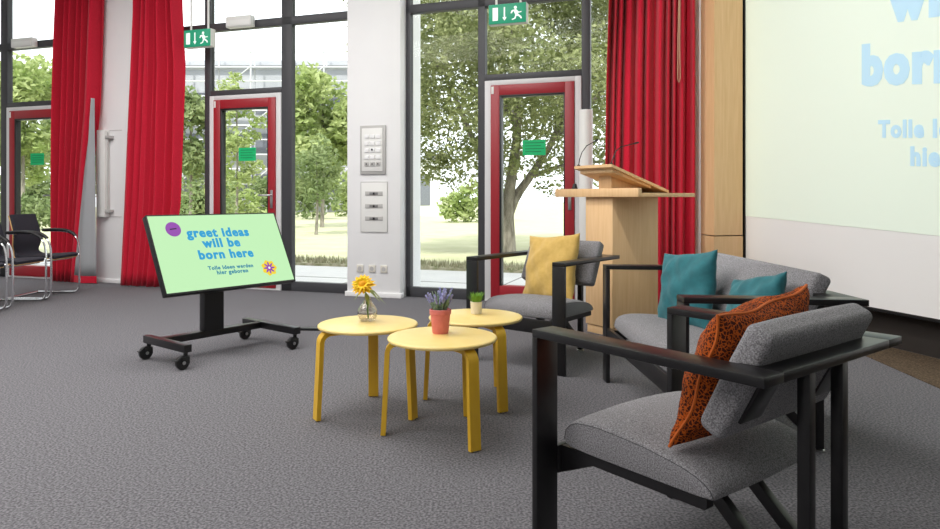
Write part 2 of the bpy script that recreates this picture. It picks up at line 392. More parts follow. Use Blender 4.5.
# ------------------------------------------------------------------ curtains
def curtain(name, label, zs, ampl, folds, n0, seed, lining=None, bulge=None):
    """zs = [(z, s_left, s_right)] from the floor upwards"""
    r = random.Random(seed); nu, nz = 220, 26
    ph = [r.uniform(0, 6.28) for _ in range(6)]
    def edge(z, k):
        for (za, *ea), (zb, *eb) in zip(zs, zs[1:]):
            if z <= zb: 
                t = (z - za) / (zb - za); t = max(0, t); return ea[k] + (eb[k] - ea[k]) * t
        return zs[-1][1 + k]
    sc = (zs[0][1] + zs[0][2]) / 2
    vs = []; fs = []
    ztop = CEIL - .03
    for i in range(nz + 1):
        z = .012 + (ztop - .012) * i / nz; a, b_ = edge(z, 0), edge(z, 1)
        for j in range(nu + 1):
            u = j / nu; uu = u + .030 * math.sin(6.28 * u * 1.4 + ph[0]) + .016 * math.sin(6.28 * u * 3.3 + ph[4]) + .004 * math.sin(z * 1.1 + u * 9)
            w = math.sin(6.283 * folds * uu + ph[1]) + .30 * math.sin(6.283 * folds * 1.9 * uu + ph[2] + .25 * z) + .35 * math.sin(6.283 * folds * .43 * uu + ph[3] + .2 * z)
            ta = (.75 + .25 * math.cos(z * .8 + ph[4]))
            x = a + (b_ - a) * u + .008 * math.sin(6.283 * folds * uu + ph[5])
            vs.append((x - sc, w * ampl * ta, z))
    W_ = nu + 1
    for i in range(nz):
        for j in range(nu): fs.append((i * W_ + j, i * W_ + j + 1, (i + 1) * W_ + j + 1, (i + 1) * W_ + j))
    root = thing(name, label, 'curtain', wp(sc, n0), -TH)
    mb = MB(); mb.add(vs, fs); o = mb.build('curtain_cloth', M_curtain, root, angle=80)
    md = o.modifiers.new('thick', 'SOLIDIFY'); md.thickness = .006; md.offset = 0
    rail = MB(); a, b_ = edge(ztop, 0), edge(ztop, 1); rail.box((min(a, a) - sc - .05, -.03, ztop), (b_ - sc + .05, .03, ztop + .03), .004); rail.build('curtain_rail', M_grey_metal, root)
    return root, sc
c1, sc1 = curtain('curtain', 'red curtain with turned grey lining, between left door and left white pillar', [(0, -5.44, -5.06), (2.2, -5.38, -4.77), (3.55, -5.32, -4.71), (4.3, -5.31, -4.71)], .068, 6, -.25, 3)
# grey lining turned outwards with a red hem
vs = []; fs = []
lp = [(0.10, -5.12, -4.72), (1.0, -4.98, -4.735), (2.3, -4.757, -4.75)]
nz = 14
def lin_edge(z):
    for (za, a, b_), (zb, c, d) in zip(lp, lp[1:]):
        if z <= zb: t = (z - za) / (zb - za); return a + (c - a) * t, b_ + (d - b_) * t
    return lp[-1][1:]
def sheet(z0, z1, name, m, off=0):
    vs = []; fs = []
    for i in range(nz + 1):
        z = z0 + (z1 - z0) * i / nz; a, b_ = lin_edge(max(z, .1))
        for j in range(9):
            u = j / 8; vs.append((a + (b_ - a) * u - sc1, -.05 + .025 * math.sin(u * 7 + 1) + off, z))
    for i in range(nz):
        for j in range(8): fs.append((i * 9 + j, i * 9 + j + 1, (i + 1) * 9 + j + 1, (i + 1) * 9 + j))
    mb = MB(); mb.add(vs, fs); o = mb.build(name, m, c1, angle=80); md = o.modifiers.new('thick', 'SOLIDIFY'); md.thickness = .006; md.offset = 0; return o
tag(sheet(.10, 2.3, 'curtain_lining', M_lining), 'grey turned-out lining'); sheet(.012, .10, 'curtain_hem', M_curtain)
c2, sc2 = curtain('curtain', 'full red curtain standing behind the tilted display, right of left pillar', [(0, -4.29, -3.62), (1.0, -4.22, -3.45), (2.6, -4.12, -3.385), (3.3, -4.07, -3.43), (4.3, -4.04, -3.45)], .068, 8, -.3, 11)
c3, sc3 = curtain('curtain', 'broad red curtain behind the wooden lectern, beside wood-clad column', [(0, 1.49, 2.335), (2.2, 1.525, 2.335), (3.0, 1.55, 2.335), (4.3, 1.57, 2.335)], .058, 10, -.23, 23)
cd = MB(); cs = 2.20 - sc3
cd.tube([(cs, -.11, 4.2), (cs + .004, -.11, 3.0), (cs + .0, -.112, 2.45), (cs + .006, -.115, 2.16), (cs - .006, -.12, 2.12), (cs - .016, -.115, 2.16), (cs - .014, -.112, 2.5), (cs - .004, -.11, 3.0)], .006, 6)
tag(cd.build('pull_cord', mat('cord_beige', (.45, .25, .16), .8), c3), 'pale looped pull cord')

# ------------------------------------------------------------------ projection screen with the projected slide
scr = thing('projection_screen', 'large white projection screen on the right wall showing a pale green slide', 'projection screen', sp(0, 0), RZ2)
# local x runs along the wall towards the camera, local -y into the room or out: find the room side
sgn = 1 if (Matrix.Rotation(RZ2, 3, 'Z') @ Vector((0, 1, 0))).dot(N2) > 0 else -1
def SB(lo, hi, name, m, bev=0): 
    return MB().box((lo[0], sgn * lo[1], lo[2]), (hi[0], sgn * hi[1], hi[2]), bev).build(name, m, scr)
SB((.012, 0, .285), (6.2, .06, 4.1), 'screen_cloth', M_screen_white)
fr = MB(); fr.box((-.012, sgn * -.012, .285), (.012, sgn * .07, 4.1), .002); fr.box((-.012, sgn * 0, .262), (6.2, sgn * .07, .285), .002); fr.build('screen_border', M_black, scr)
pj = MB(); pj.add([(.014, -sgn * .003, .907), (5.2, -sgn * .003, .69), (5.2, -sgn * .003, 3.9), (.014, -sgn * .003, 3.9), (.014, -sgn * .0005, .907), (5.2, -sgn * .0005, .69), (5.2, -sgn * .0005, 3.9), (.014, -sgn * .0005, 3.9)],
                 [(0, 1, 2, 3), (7, 6, 5, 4), (0, 4, 5, 1), (1, 5, 6, 2), (2, 6, 7, 3), (3, 7, 4, 0)])
pj.build('projected_slide', M_proj, scr, smooth=False)
def text_mesh(body, bold=.03):
    c = bpy.data.curves.new('t', 'FONT'); c.body = body; c.size = 1; c.offset = bold; c.extrude = .004; c.resolution_u = 3; c.space_character = 1.16
    o = bpy.data.objects.new('t', c); COL.objects.link(o); dg = bpy.context.evaluated_depsgraph_get(); dg.update()
    me = bpy.data.meshes.new_from_object(o.evaluated_get(dg)); vs = [v.co.copy() for v in me.vertices]; fs = [tuple(p.vertices) for p in me.polygons]
    bpy.data.objects.remove(o); bpy.data.curves.remove(c); bpy.data.meshes.remove(me)
    return vs, fs
def lettering(name, lines, m, parent, fn, bold=.03):
    """lines = (text, x, y, width, xheight scale, angle); fn maps plane (x, y, d) to local"""
    mb = MB()
    for (t, x, y, wd, hs, an) in lines:
        vs, fs = text_mesh(t, bold); x0 = min(v.x for v in vs); x1 = max(v.x for v in vs); k = wd / (x1 - x0)
        for q, (dx, dy) in enumerate([(i * .022, j * .010) for i in (-1, 0, 1) for j in (-1, 1)]):
            out = []
            for v in vs:
                a, b_ = (v.x - x0 + dx) * k, (v.y + dy) * k * hs
                out.append(fn(x + a, y + a * math.tan(an) + b_, v.z + q * .004))
            mb.add(out, fs)
    return mb.build(name, m, parent, smooth=False)
prj = lambda x, y, d: (x, -sgn * (.0042 + d * .06), y)
lettering('projected_headline', [('greet ideas', 1.03, 2.83, 1.92, 1.14, -.13), ('will be', 1.535, 2.325, 1.16, 1.14, -.13), ('born here', 1.316, 1.912, 1.61, 1.14, -.12)], M_proj_txt, scr, prj, .045)
lettering('projected_subline', [('Tolle Ideen werden', 1.455, 1.510, 1.37, 1.1, -.085), ('hier geboren', 1.715, 1.298, .95, 1.1, -.07)], M_proj_txt, scr, prj, .035)

# ------------------------------------------------------------------ lounge chairs and sofa
def lounge(name, label, cat, loc, rz, Wd, posts, shear=None, L=.735, group=None, bin_=0):
    root = thing(name, label, cat, loc, rz, group)
    fx = (lambda v: shear @ v) if shear is not None else (lambda v: v)
    H = .683; aw = .088; t = .024
    def P(mb, nm, m, par=root): return mb.xform(fx).build(nm, m, par)
    for y0 in (0, Wd - aw):
        P(MB().box((0, y0, 0), (.022, y0 + aw, H - t), .0025), 'leg', M_black_steel)
        P(MB().box((0, y0, H - t), (L, y0 + aw, H), .0025), 'armrest', M_black_steel)
    P(MB().box((L - .115, aw - .001, H - t), (L, Wd - aw + .001, H), .0025), 'back_shelf', M_black_steel)
    P(MB().box((.004, aw, .235), (.024, Wd - aw, .320), .002), 'front_rail', M_black_steel)
    for y0 in (.105, Wd - .155):
        mb = MB(); mb.prism([(.024, .235), (.15, .290), (.52, .290), (.525, .296), (.525, .318), (.024, .318)], y0, y0 + .03)
        mb.v = [(x, z, y) for (x, y, z) in mb.v]; P(mb, 'side_rail', M_black_steel)
    for y in posts:
        lg = P(MB().box((L - .060, y - .016, .012), (L - .028, y + .016, H - t), .002), 'leg', M_black_steel)
        P(MB().lathe([(.0, 0), (.024, 0), (.024, .008), (.010, .013)], 20, (L - .044, y, 0)), 'glide', M_grey_metal, lg)
        P(MB().bar((.40, y, .30), (L - .045, y, .035), .03, .036, .002), 'brace', M_black_steel)
    P(MB().box((.36, posts[0] - .02, .292), (.40, posts[-1] + .02, .316), .002), 'cross_rail', M_black_steel)
    top = [(.036, .345), (.045, .378), (.062, .395), (.09, .406), (.13, .411), (.175, .412), (.23, .410), (.28, .407), (.33, .403), (.37, .398), (.42, .391), (.46, .383), (.495, .373), (.52, .362), (.537, .349), (.545, .334)]
    prof = top + [(.543, .322), (.50, .319), (.40, .319), (.28, .319), (.16, .319), (.06, .322), (.040, .330)]
    y0, y1 = .10, Wd - .12; k = len(prof); ys = []
    for q in range(5): ys.append((y0 + .010 * (1 - math.cos(q * math.pi / 8)), .010 * (1 - math.sin(q * math.pi / 8))))
    for q in range(1, 16): ys.append((y0 + .010 + (y1 - y0 - .020) * q / 16, 0))
    for q in range(4, -1, -1): ys.append((y1 - .010 * (1 - math.cos(q * math.pi / 8)), .010 * (1 - math.sin(q * math.pi / 8))))
    vs = []; fs = []
    for (y, ins) in ys:
        cy_ = max(0, 1 - ((y - (y0 + y1) / 2) / ((y1 - y0) / 2)) ** 2)
        for (x, z) in prof:
            f_ = max(0, 1 - ((x - .29) / .26) ** 2)
            xx = x + (ins if x < .29 else -ins) * (1 if abs(x - .29) > .2 else 0); zz = z - ins if z > .33 else z + ins * .4
            if z > .33: zz += .022 * cy_ ** .6 * f_ ** .7
            xx += (-.014 if x < .1 else (.010 if x > .5 else 0)) * cy_
            vs.append((xx, y, zz))
    for q in range(len(ys) - 1):
        for p_ in range(k): fs.append((q * k + p_, q * k + (p_ + 1) % k, (q + 1) * k + (p_ + 1) % k, (q + 1) * k + p_))
    fs.append(tuple(range(k))[::-1]); fs.append(tuple((len(ys) - 1) * k + p_ for p_ in range(k)))
    mb = MB(); mb.add(vs, fs); sc = P(mb, 'seat_cushion', M_fabric)
    for y in (y0 + .0015, y1 - .0015):
        P(MB().tube([(x, y, z - .005) for x, z in top], .0013, 6), 'seam', M_seam, sc)
    hb = .315; th = .072; tl = R(27); bw = Wd - .185 - bin_; by = Wd / 2 + .002 + bin_ / 2
    rot = Matrix.Rotation(tl, 3, 'Y')
    cc = Vector((L - .132, by, .628 - (.012 if bin_ else 0)))
    mb = cushion_mb(th, bw, hb, .022, mid=8)
    def pf(v):
        s = max(0, 1 - (2 * v.y / bw) ** 2) * max(0, 1 - (2 * v.z / hb) ** 2)
        return cc + rot @ Vector((v.x - (.022 * s ** .6 if v.x < 0 else -.004 * s), v.y, v.z))
    mb.xform(pf); bc = P(mb, 'back_cushion', M_fabric)
    for y in (Wd * .5 - .19 * Wd / .755, Wd * .5 + .19 * Wd / .755):
        b2 = MB().box((th / 2 - .004, -.05, -.10), (th / 2 + .008, .05, .05), .002); b2.xform(lambda v: cc + Vector((0, y - by, 0)) + rot @ v); P(b2, 'back_bracket', M_black_steel)
    return root
near = lounge('lounge_armchair', 'nearest grey lounge armchair seen from behind, holding the orange pillow', 'armchair', (.186, 2.105, 0), R(-51.5), .755, (.28, .46), group='grey lounge armchairs')
far_ang = math.atan2(.785, .62)
far = lounge('lounge_armchair', 'grey lounge armchair with yellow pillow, before the red glass door and lectern', 'armchair', (.567, 4.2, 0), far_ang, .755, (.28, .475), group='grey lounge armchairs')
SH = Matrix(((.99, -.042, 0), (-.10, 1.0, 0), (0, 0, 1)))
sofa = lounge('lounge_sofa', 'grey two-seat lounge sofa with two teal pillows, beside the projection screen', 'sofa', (.845, 2.765, 0), 0, 1.385, (.28, 1.105), shear=SH, L=.70, bin_=.09)

# ------------------------------------------------------------------ pillows
def pillow(name, label, m, size, thick, M, pipe=None, seed=1, sag=.0, h=None):
    r = random.Random(seed); n = 28; hx = size / 2; hy = (h or size) / 2
    ph = [r.uniform(0, 6.28) for _ in range(8)]
    def pt(u, v, side):
        cu, cv = 1 - u * u, 1 - v * v
        x = u * hx * (1 - .065 * cv + .012 * abs(v) ** 6); y = v * hy * (1 - .065 * cu + .012 * abs(u) ** 6)
        th = thick / 2 * (max(0, cu) * max(0, cv)) ** .42
        wr = .006 * math.sin(5 * u + 7 * v + ph[0]) * max(0, cu * cv) ** .3 + .005 * math.sin(11 * u - 6 * v + ph[1]) * max(0, cu * cv) ** .3 + .004 * math.sin(17 * (u * v) + ph[2] + 3 * u) * max(0, cu * cv) ** .3
        edge = .006 * math.sin(6 * u + ph[3]) * abs(v) ** 4 + .006 * math.sin(6 * v + ph[4]) * abs(u) ** 4
        return Vector((x, y, side * (th + wr * (1 if th > .004 else 0)) + edge + sag * (u * u + v * v)))
    vs = []; fs = []
    for side in (1, -1):
        base = len(vs)
        for i in range(n + 1):
            for j in range(n + 1):
                vs.append(pt(math.sin((2 * i / n - 1) * math.pi / 2), math.sin((2 * j / n - 1) * math.pi / 2), side))
        for i in range(n):
            for j in range(n):
                q = (base + i * (n + 1) + j, base + (i + 1) * (n + 1) + j, base + (i + 1) * (n + 1) + j + 1, base + i * (n + 1) + j + 1)
                fs.append(q if side > 0 else q[::-1])
    root = bpy.data.objects.new(name, None)
    mb = MB(); mb.add(vs, fs)
    loc = M.to_translation()
    if pipe is None:
        bpy.data.objects.remove(root)
        o = mb.build(name, m); o.matrix_world = M; return o
    COL.objects.link(root); root.matrix_world = M
    mb.build('pillow_cover', m, root)
    k = 18; path = []
    for a in range(4):
        for q in range(k):
            t = -1 + 2 * q / k
            u, v = ((t, -1), (1, t), (-t, 1), (-1, -t))[a]; path.append(pt(u, v, 1))
    pp = MB().tube(path, .0045, 6, True); tag(pp.build('piping', pipe, root), 'bright orange corded edge')
    return root
def pose(corner, ex, ey):
    """matrix with local x, y along ex, ey and the origin at 'corner' (pillow centre)"""
    ex = Vector(ex).normalized(); ey = Vector(ey); ey = (ey - ex * ey.dot(ex)).normalized(); ez = ex.cross(ey)
    M3 = Matrix((ex, ey, ez)).transposed(); return Matrix.Translation(corner) @ M3.to_4x4()
def chair_pt(loc, rz, x, y, z, shear=None):
    v = Vector((x, y, z)); v = shear @ v if shear is not None else v
    return Vector(loc) + Matrix.Rotation(rz, 3, 'Z') @ v
def leaning(loc, rz, name, label, m, base, top, yc, size, thick, roll, pipe=None, seed=1, shear=None, twist=0, h=None):
    """pillow whose lower edge rests at local (x0,z0)=base and upper edge at top, centred on local y = yc"""
    x0, z0 = base; x1, z1 = top
    ey_l = Vector((x1 - x0, 0, z1 - z0)).normalized(); ex_l = Vector((math.sin(twist), math.cos(twist), 0))
    ctr = Vector(((x0 + x1) / 2, yc, (z0 + z1) / 2))
    R3 = Matrix.Rotation(rz, 3, 'Z'); 
    nrm = ex_l.cross(ey_l).normalized(); rr = Matrix.Rotation(roll, 3, nrm)
    ex, ey = R3 @ (rr @ ex_l), R3 @ (rr @ ey_l)
    c = chair_pt(loc, rz, *ctr, shear=shear)
    o = pillow(name, label, m, size, thick, pose(c, ex, ey), pipe, seed, h=h); tag(o, label, 'pillow'); return o
leaning((.186, 2.105, 0), R(-51.5), 'throw_pillow', 'orange patterned pillow with piped edge leaning in the nearest armchair', M_orange, (.40, .435), (.545, .795), .37, .51, .19, R(4), M_orange_pipe, 3, h=.395, twist=R(-5))
leaning((.567, 4.2, 0), far_ang, 'throw_pillow', 'mustard yellow pillow leaning in the armchair before the red door', M_pill_yellow, (.42, .40), (.53, .79), .39, .46, .15, R(-5), None, 5, twist=R(12))
leaning((.845, 2.765, 0), 0, 'throw_pillow', 'larger teal pillow fully visible on far end of the grey sofa', M_pill_teal, (.30, .40), (.39, .775), .97, .41, .14, R(-7), None, 8, shear=SH, twist=R(-22))
leaning((.845, 2.765, 0), 0, 'throw_pillow', 'partly hidden teal pillow on near end of sofa, behind orange pillow', M_pill_teal, (.36, .40), (.48, .73), .36, .35, .14, R(-13), None, 13, shear=SH, twist=R(-12))

# ------------------------------------------------------------------ yellow tables
def leg_mb(ang):
    path = [(.11, .4165), (.17, .4165), (.205, .416)]
    for k in range(1, 8):
        a = R(90 - 86 * k / 7); path.append((.205 + .045 * math.cos(a), .371 + .045 * math.sin(a)))
    path += [(.258, .2), (.268, .004)]
    wd = .026; t = .011; vs = []; fs = []
    for i, (r, z) in enumerate(path):
        a = path[max(i - 1, 0)]; b_ = path[min(i + 1, len(path) - 1)]; d = Vector((b_[0] - a[0], b_[1] - a[1])).normalized(); nrm = Vector((-d.y, d.x))
        for (sw, sn) in ((-1, -1), (1, -1), (1, 1), (-1, 1)):
            x = r + nrm.x * t * sn; zz = z + nrm.y * t * sn; y = wd * sw
            vs.append((x * math.cos(ang) - y * math.sin(ang), x * math.sin(ang) + y * math.cos(ang), max(zz, .003)))
    k = len(path)
    for i in range(k - 1):
        for j in range(4): fs.append((i * 4 + j, i * 4 + (j + 1) % 4, (i + 1) * 4 + (j + 1) % 4, (i + 1) * 4 + j))
    fs.append((3, 2, 1, 0)); fs.append(tuple((k - 1) * 4 + j for j in range(4)))
    mb = MB(); mb.add(vs, fs); return mb
def make_table(loc, label, rz):
    root = thing('round_side_table', label, 'table', loc, rz, 'round yellow side tables')
    MB().lathe([(0, .428), (.238, .428), (.247, .430), (.25, .436), (.2495, .4405), (.246, .4445), (.240, .446), (0, .446)], 64).build('tabletop', M_yellow, root, angle=50)
    for k in range(3):
        a = R(120 * k); lg = leg_mb(a).build('leg', M_yellow_leg, root, angle=40)
        MB().lathe([(0, 0), (.009, 0), (.009, .004)], 10, (.268 * math.cos(a), .268 * math.sin(a), 0)).build('glide', M_grey_metal, lg)
    return root
t1 = make_table((-.513, 3.525, 0), 'yellow round table bearing the sunflower vase, leftmost of three', R(92))
def copy_tree(o, parent=None):
    c = o.copy(); COL.objects.link(c)
    if parent: c.parent = parent
    for ch in list(o.children): copy_tree(ch, c)
    return c
t2 = copy_tree(t1); t2.location = (-.126, 3.195, 0); t2.rotation_euler.z = R(-57); tag(t2, 'front yellow round table bearing the coral pot of lavender')
t3 = copy_tree(t1); t3.location = (.030, 3.74, 0); t3.rotation_euler.z = R(-60); tag(t3, 'rear yellow round table bearing the small cream pot of grass')
TT = .446

# vase with sunflower
v = thing('glass_vase', 'small clear bulbous glass vase on the left yellow table', 'vase', (-.525, 3.585, TT))
MB().lathe([(0, .004), (.030, .0), (.040, .012), (.046, .032), (.044, .052), (.034, .072), (.021, .088), (.016, .100), (.019, .113), (.0175, .113), (.0145, .100), (.019, .088), (.032, .072), (.042, .052), (.044, .032), (.038, .014), (.028, .006), (0, .007)], 32).build('vase_body', M_vase, v, angle=60)
MB().lathe([(0, .008), (.028, .008), (.037, .015), (.042, .03), (.0415, .042), (0, .042)], 28).build('water', M_vase, v, angle=60)
sf = thing('sunflower', 'yellow sunflower standing in the small glass vase', 'flower', (-.525, 3.585, TT + .012))
MB().tube([(.004, 0, 0), (.0, -.002, .05), (-.004, -.004, .1), (-.014, -.010, .155)], .0035, 8).build('stem', M_stem, sf)
sf.scale = (1.2, 1.2, 1.1); v.scale = (1.12, 1.12, 1.08)
hc = Vector((-.016, -.026, .160)); hn = Vector((-.15, -.75, .6)).normalized()
ax = hn.cross(Vector((0, 0, 1))).normalized(); ay = hn.cross(ax)
fl_ = MB()
for ring, (n, rad, lift) in enumerate(((16, .056, .002), (14, .050, .010), (12, .040, .016))):
    for k in range(n):
        a = 6.283 * (k + .5 * (ring % 2)) / n + rnd.uniform(-.1, .1); d = ax * math.cos(a) + ay * math.sin(a); sd = hn.cross(d); L = rad * rnd.uniform(.9, 1.1); wv = L * .2
        b0 = hc + hn * lift * .4
        p = [b0 + d * .008 - sd * .003, b0 + d * L * .6 - sd * wv + hn * lift, b0 + d * L + hn * (lift * .9 - .004), b0 + d * L * .6 + sd * wv + hn * lift, b0 + d * .008 + sd * .003, b0 + d * L * .6 + hn * (lift - .004)]
        fl_.add(p, [(0, 1, 5), (1, 2, 5), (2, 3, 5), (3, 4, 5), (4, 0, 5)])
fl_.build('petals', M_petal, sf)
cr_ = MB(); cr_.lathe([(0, .012), (.010, .010), (.016, .004), (.016, -.002), (0, -.006)], 20); rq = hn.to_track_quat('Z', 'Y').to_matrix(); cr_.xform(lambda p: hc + rq @ p + hn * .008).build('flower_core', M_flower_core, sf)
lf = MB()
for (p0, d, L) in (((-.012, -.008, .145), (.6, -.2, -.35), .085), ((-.012, -.006, .14), (-.5, -.3, -.45), .06), ((-.010, -.005, .13), (.25, -.35, -.6), .07), ((-.012, -.008, .15), (.85, .1, -.55), .11)):
    d = Vector(d).normalized(); sd = d.cross(Vector((0, 0, 1))).normalized(); p0 = Vector(p0); dn = Vector((0, 0, -1))
    lf.add([p0, p0 + d * L * .45 + sd * L * .16, p0 + d * L + dn * L * .25, p0 + d * L * .45 - sd * L * .16, p0 + d * L * .45 + Vector((0, 0, .006))], [(0, 1, 4), (1, 2, 4), (2, 3, 4), (3, 0, 4)])
lf.build('leaves', M_leaf_b, sf)
# lavender in a coral pot
pot = thing('potted_lavender', 'coral pink pot of lavender on the front yellow table', 'potted plant', (-.138, 3.265, TT))
MB().lathe([(0, 0), (.036, 0), (.038, .004), (.046, .088), (.050, .090), (.051, .110), (.047, .112), (.044, .10), (0, .098)], 36).build('pot', M_pink, pot, angle=40)
MB().lathe([(0, .105), (.0435, .101)], 20).build('soil', M_soil, pot)
lv = MB(); bl = MB()
for k in range(46):
    a = rnd.uniform(0, 6.28); r0 = rnd.uniform(0, .028); sp_ = rnd.uniform(.05, .42); h = rnd.uniform(.055, .092)
    p0 = Vector((r0 * math.cos(a), r0 * math.sin(a), .10)); p1 = p0 + Vector((math.cos(a) * sp_ * .045, math.sin(a) * sp_ * .045, h * .55)); p2 = p1 + Vector((math.cos(a) * sp_ * .05, math.sin(a) * sp_ * .05, h * .5))
    lv.tube([p0, p1, p2], [.0022, .003, .0012], 5)
    for q in range(3):
        dd = Vector((rnd.uniform(-1, 1), rnd.uniform(-1, 1), .7)).normalized(); b0 = p0.lerp(p1, rnd.uniform(.3, 1)); s_ = dd.cross(Vector((0, 0, 1))).normalized() * .003
        lv.add([b0 - s_, b0 + s_, b0 + dd * .022 + s_ * .3, b0 + dd * .022 - s_ * .3], [(0, 1, 2, 3)])
    if k < 22:
        for q in range(6):
            c = p1.lerp(p2, .25 + q * .2); bl.lathe([(0, -.006), (.0048, -.002), (.0048, .003), (0, .007)], 6, (c.x + rnd.uniform(-.002, .002), c.y + rnd.uniform(-.002, .002), c.z))
lv.build('foliage', M_lav_leaf, pot); bl.build('blossoms', M_lav, pot)
# grass in a cream pot
pot = thing('potted_grass', 'small cream pot of bright green grass on the rear yellow table', 'potted plant', (.034, 3.80, TT))
MB().lathe([(0, 0), (.026, 0), (.029, .003), (.032, .062), (.033, .066), (.029, .067), (.028, .060), (0, .058)], 32).build('pot', M_cream, pot, angle=40)
gb = MB()
for k in range(170):
    a = rnd.uniform(0, 6.28); r0 = .026 * math.sqrt(rnd.random()); h = rnd.uniform(.035, .066); o_ = rnd.uniform(.1, .75) * (r0 / .026 + .25)
    p0 = Vector((r0 * math.cos(a), r0 * math.sin(a), .058)); d = Vector((math.cos(a), math.sin(a), 0)); sd = Vector((-d.y, d.x, 0)) * .0018
    p1 = p0 + d * o_ * .016 + Vector((0, 0, h * .6)); p2 = p0 + d * o_ * .042 + Vector((0, 0, h))
    gb.add([p0 - sd, p0 + sd, p1 + sd, p1 - sd, p2], [(0, 1, 2, 3), (3, 2, 4)])
gb.build('grass_blades', M_grass_blade, pot)

# ------------------------------------------------------------------ tilted display on a wheeled stand
YAW = .9082487
tv = thing('display_stand', 'tilted flat display with mint green slide on a black wheeled stand', 'display', (-1.735, 4.845, 0), YAW)
bs = M_black_steel
MB().box((-.40, .07, .107), (.40, .125, .152), .002).build('base_beam', bs, tv)
for x, ya, yb_ in ((-.385, -.265, .25), (.41, -.33, .30)):
    cb = MB().box((x - .025, ya, .107), (x + .025, yb_, .155), .002).build('base_crossbar', bs, tv)
    for y in (ya + .03, yb_ - .03):
        cs = MB(); cs.lathe([(0, .107), (.014, .107), (.014, .085), (.022, .08), (.022, .07), (0, .07)], 14, (x, y, 0))
        cs.box((x - .035, y - .022, .034), (x + .018, y - .014, .078), .004); cs.box((x - .035, y + .014, .034), (x + .018, y + .022, .078), .004); cs.bar((x - .02, y, .072), (x - .075, y, .058), .03, .006, .001)
        c_ = cs.build('caster', M_black, tv)
        MB().lathe([(.012, -.014), (.040, -.014), (.044, -.010), (.044, .010), (.040, .014), (.012, .014)], 24, (x - .022, y, .044), 'y').build('wheel', M_black, c_)
        MB().lathe([(0, -.0245), (.011, -.0245), (.011, .0245), (0, .0245)], 14, (x - .022, y, .044), 'y').build('hub', M_grey_metal, c_)
MB().box((-.075, .06, .15), (.075, .125, .66), .004).build('column', M_black, tv)
TL = .47737323; ctr = Vector((.028, -.028, .711)); rt = Matrix.Rotation(-TL, 3, 'X')
def tvp(x, y, d): return ctr + rt @ Vector((x, -d, y))   # d = distance in front of the panel face
HW, HH = .5, .281
MB().box((-HW, .001, -HH), (HW, .045, HH), .004).xform(lambda p: ctr + rt @ p).build('display_housing', M_black, tv)
MB().box((-.20, .045, -.15), (.20, .075, .15), .006).xform(lambda p: ctr + rt @ p).build('wall_mount', bs, tv)
MB().bar((0, .05, .62), (0, .13, .64), .14, .05).build('tilt_bracket', bs, tv)
bz = MB()
for lo, hi in (((-HW, -.003, -HH), (HW, .002, -HH + .013)), ((-HW, -.003, HH - .008), (HW, .002, HH)), ((-HW, -.003, -HH), (-HW + .009, .002, HH)), ((HW - .009, -.003, -HH), (HW, .002, HH))): bz.box(lo, hi, .001)
bz.xform(lambda p: ctr + rt @ p).build('bezel', M_black, tv)
pn = MB().box((-HW + .008, -.001, -HH + .012), (HW - .008, .002, HH - .007), 0).xform(lambda p: ctr + rt @ p).build('screen_panel', M_tv_green, tv, smooth=False)
tag(pn, 'mint green lit screen')
lettering('headline', [('greet ideas', -.252, .112, .475, 1.02, -.022), ('will be', -.157, .031, .285, 1.02, -.022), ('born here', -.206, -.053, .415, 1.02, -.022)], M_tv_blue, pn, lambda x, y, d: tvp(x, y, .002 + d * .05), .028)
lettering('subline', [('Tolle Ideen werden', -.166, -.135, .345, 1.0, -.02), ('hier geboren', -.110, -.172, .237, 1.0, -.02)], M_tv_teal, pn, lambda x, y, d: tvp(x, y, .002 + d * .05), .022)
def disc(cx, cy, rx, ry, d0, d1, n=28, wob=None):
    mb = MB(); vs = []
    for d in (d0, d1):
        for k in range(n):
            a = 6.283185 * k / n; w = wob(a) if wob else 1; vs.append(tvp(cx + rx * w * math.cos(a), cy + ry * w * math.sin(a), d))
    mb.add(vs, [tuple(range(n))[::-1], tuple(range(n, 2 * n))] + [(i, (i + 1) % n, n + (i + 1) % n, n + i) for i in range(n)]); return mb
disc(-.336, .174, .053, .053, .0012, .0020, 36).build('badge', M_tv_purple, pn, smooth=False)
bb = MB()
for (x0, y0, x1, y1) in ((-.36, .170, -.312, .178),): bb.add([tvp(x0, y0, .0024), tvp(x1, y0 + .004, .0024), tvp(x1, y1 + .004, .0024), tvp(x0, y1, .0024), tvp(x0, y0, .0021), tvp(x1, y0 + .004, .0021), tvp(x1, y1 + .004, .0021), tvp(x0, y1, .0021)], [(0, 1, 2, 3), (7, 6, 5, 4), (0, 4, 5, 1), (1, 5, 6, 2), (2, 6, 7, 3), (3, 7, 4, 0)])
bb.build('badge_dash', M_tv_black, pn, smooth=False)
disc(.308, -.160, .058, .056, .0012, .0018, 72, lambda a: 1 + .10 * math.cos(7 * a)).build('flower_patch', M_tv_yellow, pn, smooth=False)
disc(.308, -.160, .034, .034, .0020, .0024, 96, lambda a: 1 + .38 * math.cos(8 * a)).build('flower_emblem', M_tv_purple, pn, smooth=False)
disc(.308, -.160, .009, .009, .0025, .0028, 16).build('flower_eye', emis('screen_white', (.95, .95, .9)), pn, smooth=False)
# black cable duct across the carpet
cbl = MB(); pts = [(-1.50, 5.70), (-1.0, 5.66), (-.55, 5.55)]
for p, q in zip(pts, pts[1:]): cbl.bar((p[0], p[1], .010), (q[0], q[1], .010), .06, .018, .004)
tag(cbl.build('cable_cover', M_black), 'flat black cable cover on the carpet behind the left yellow table', 'cable cover')

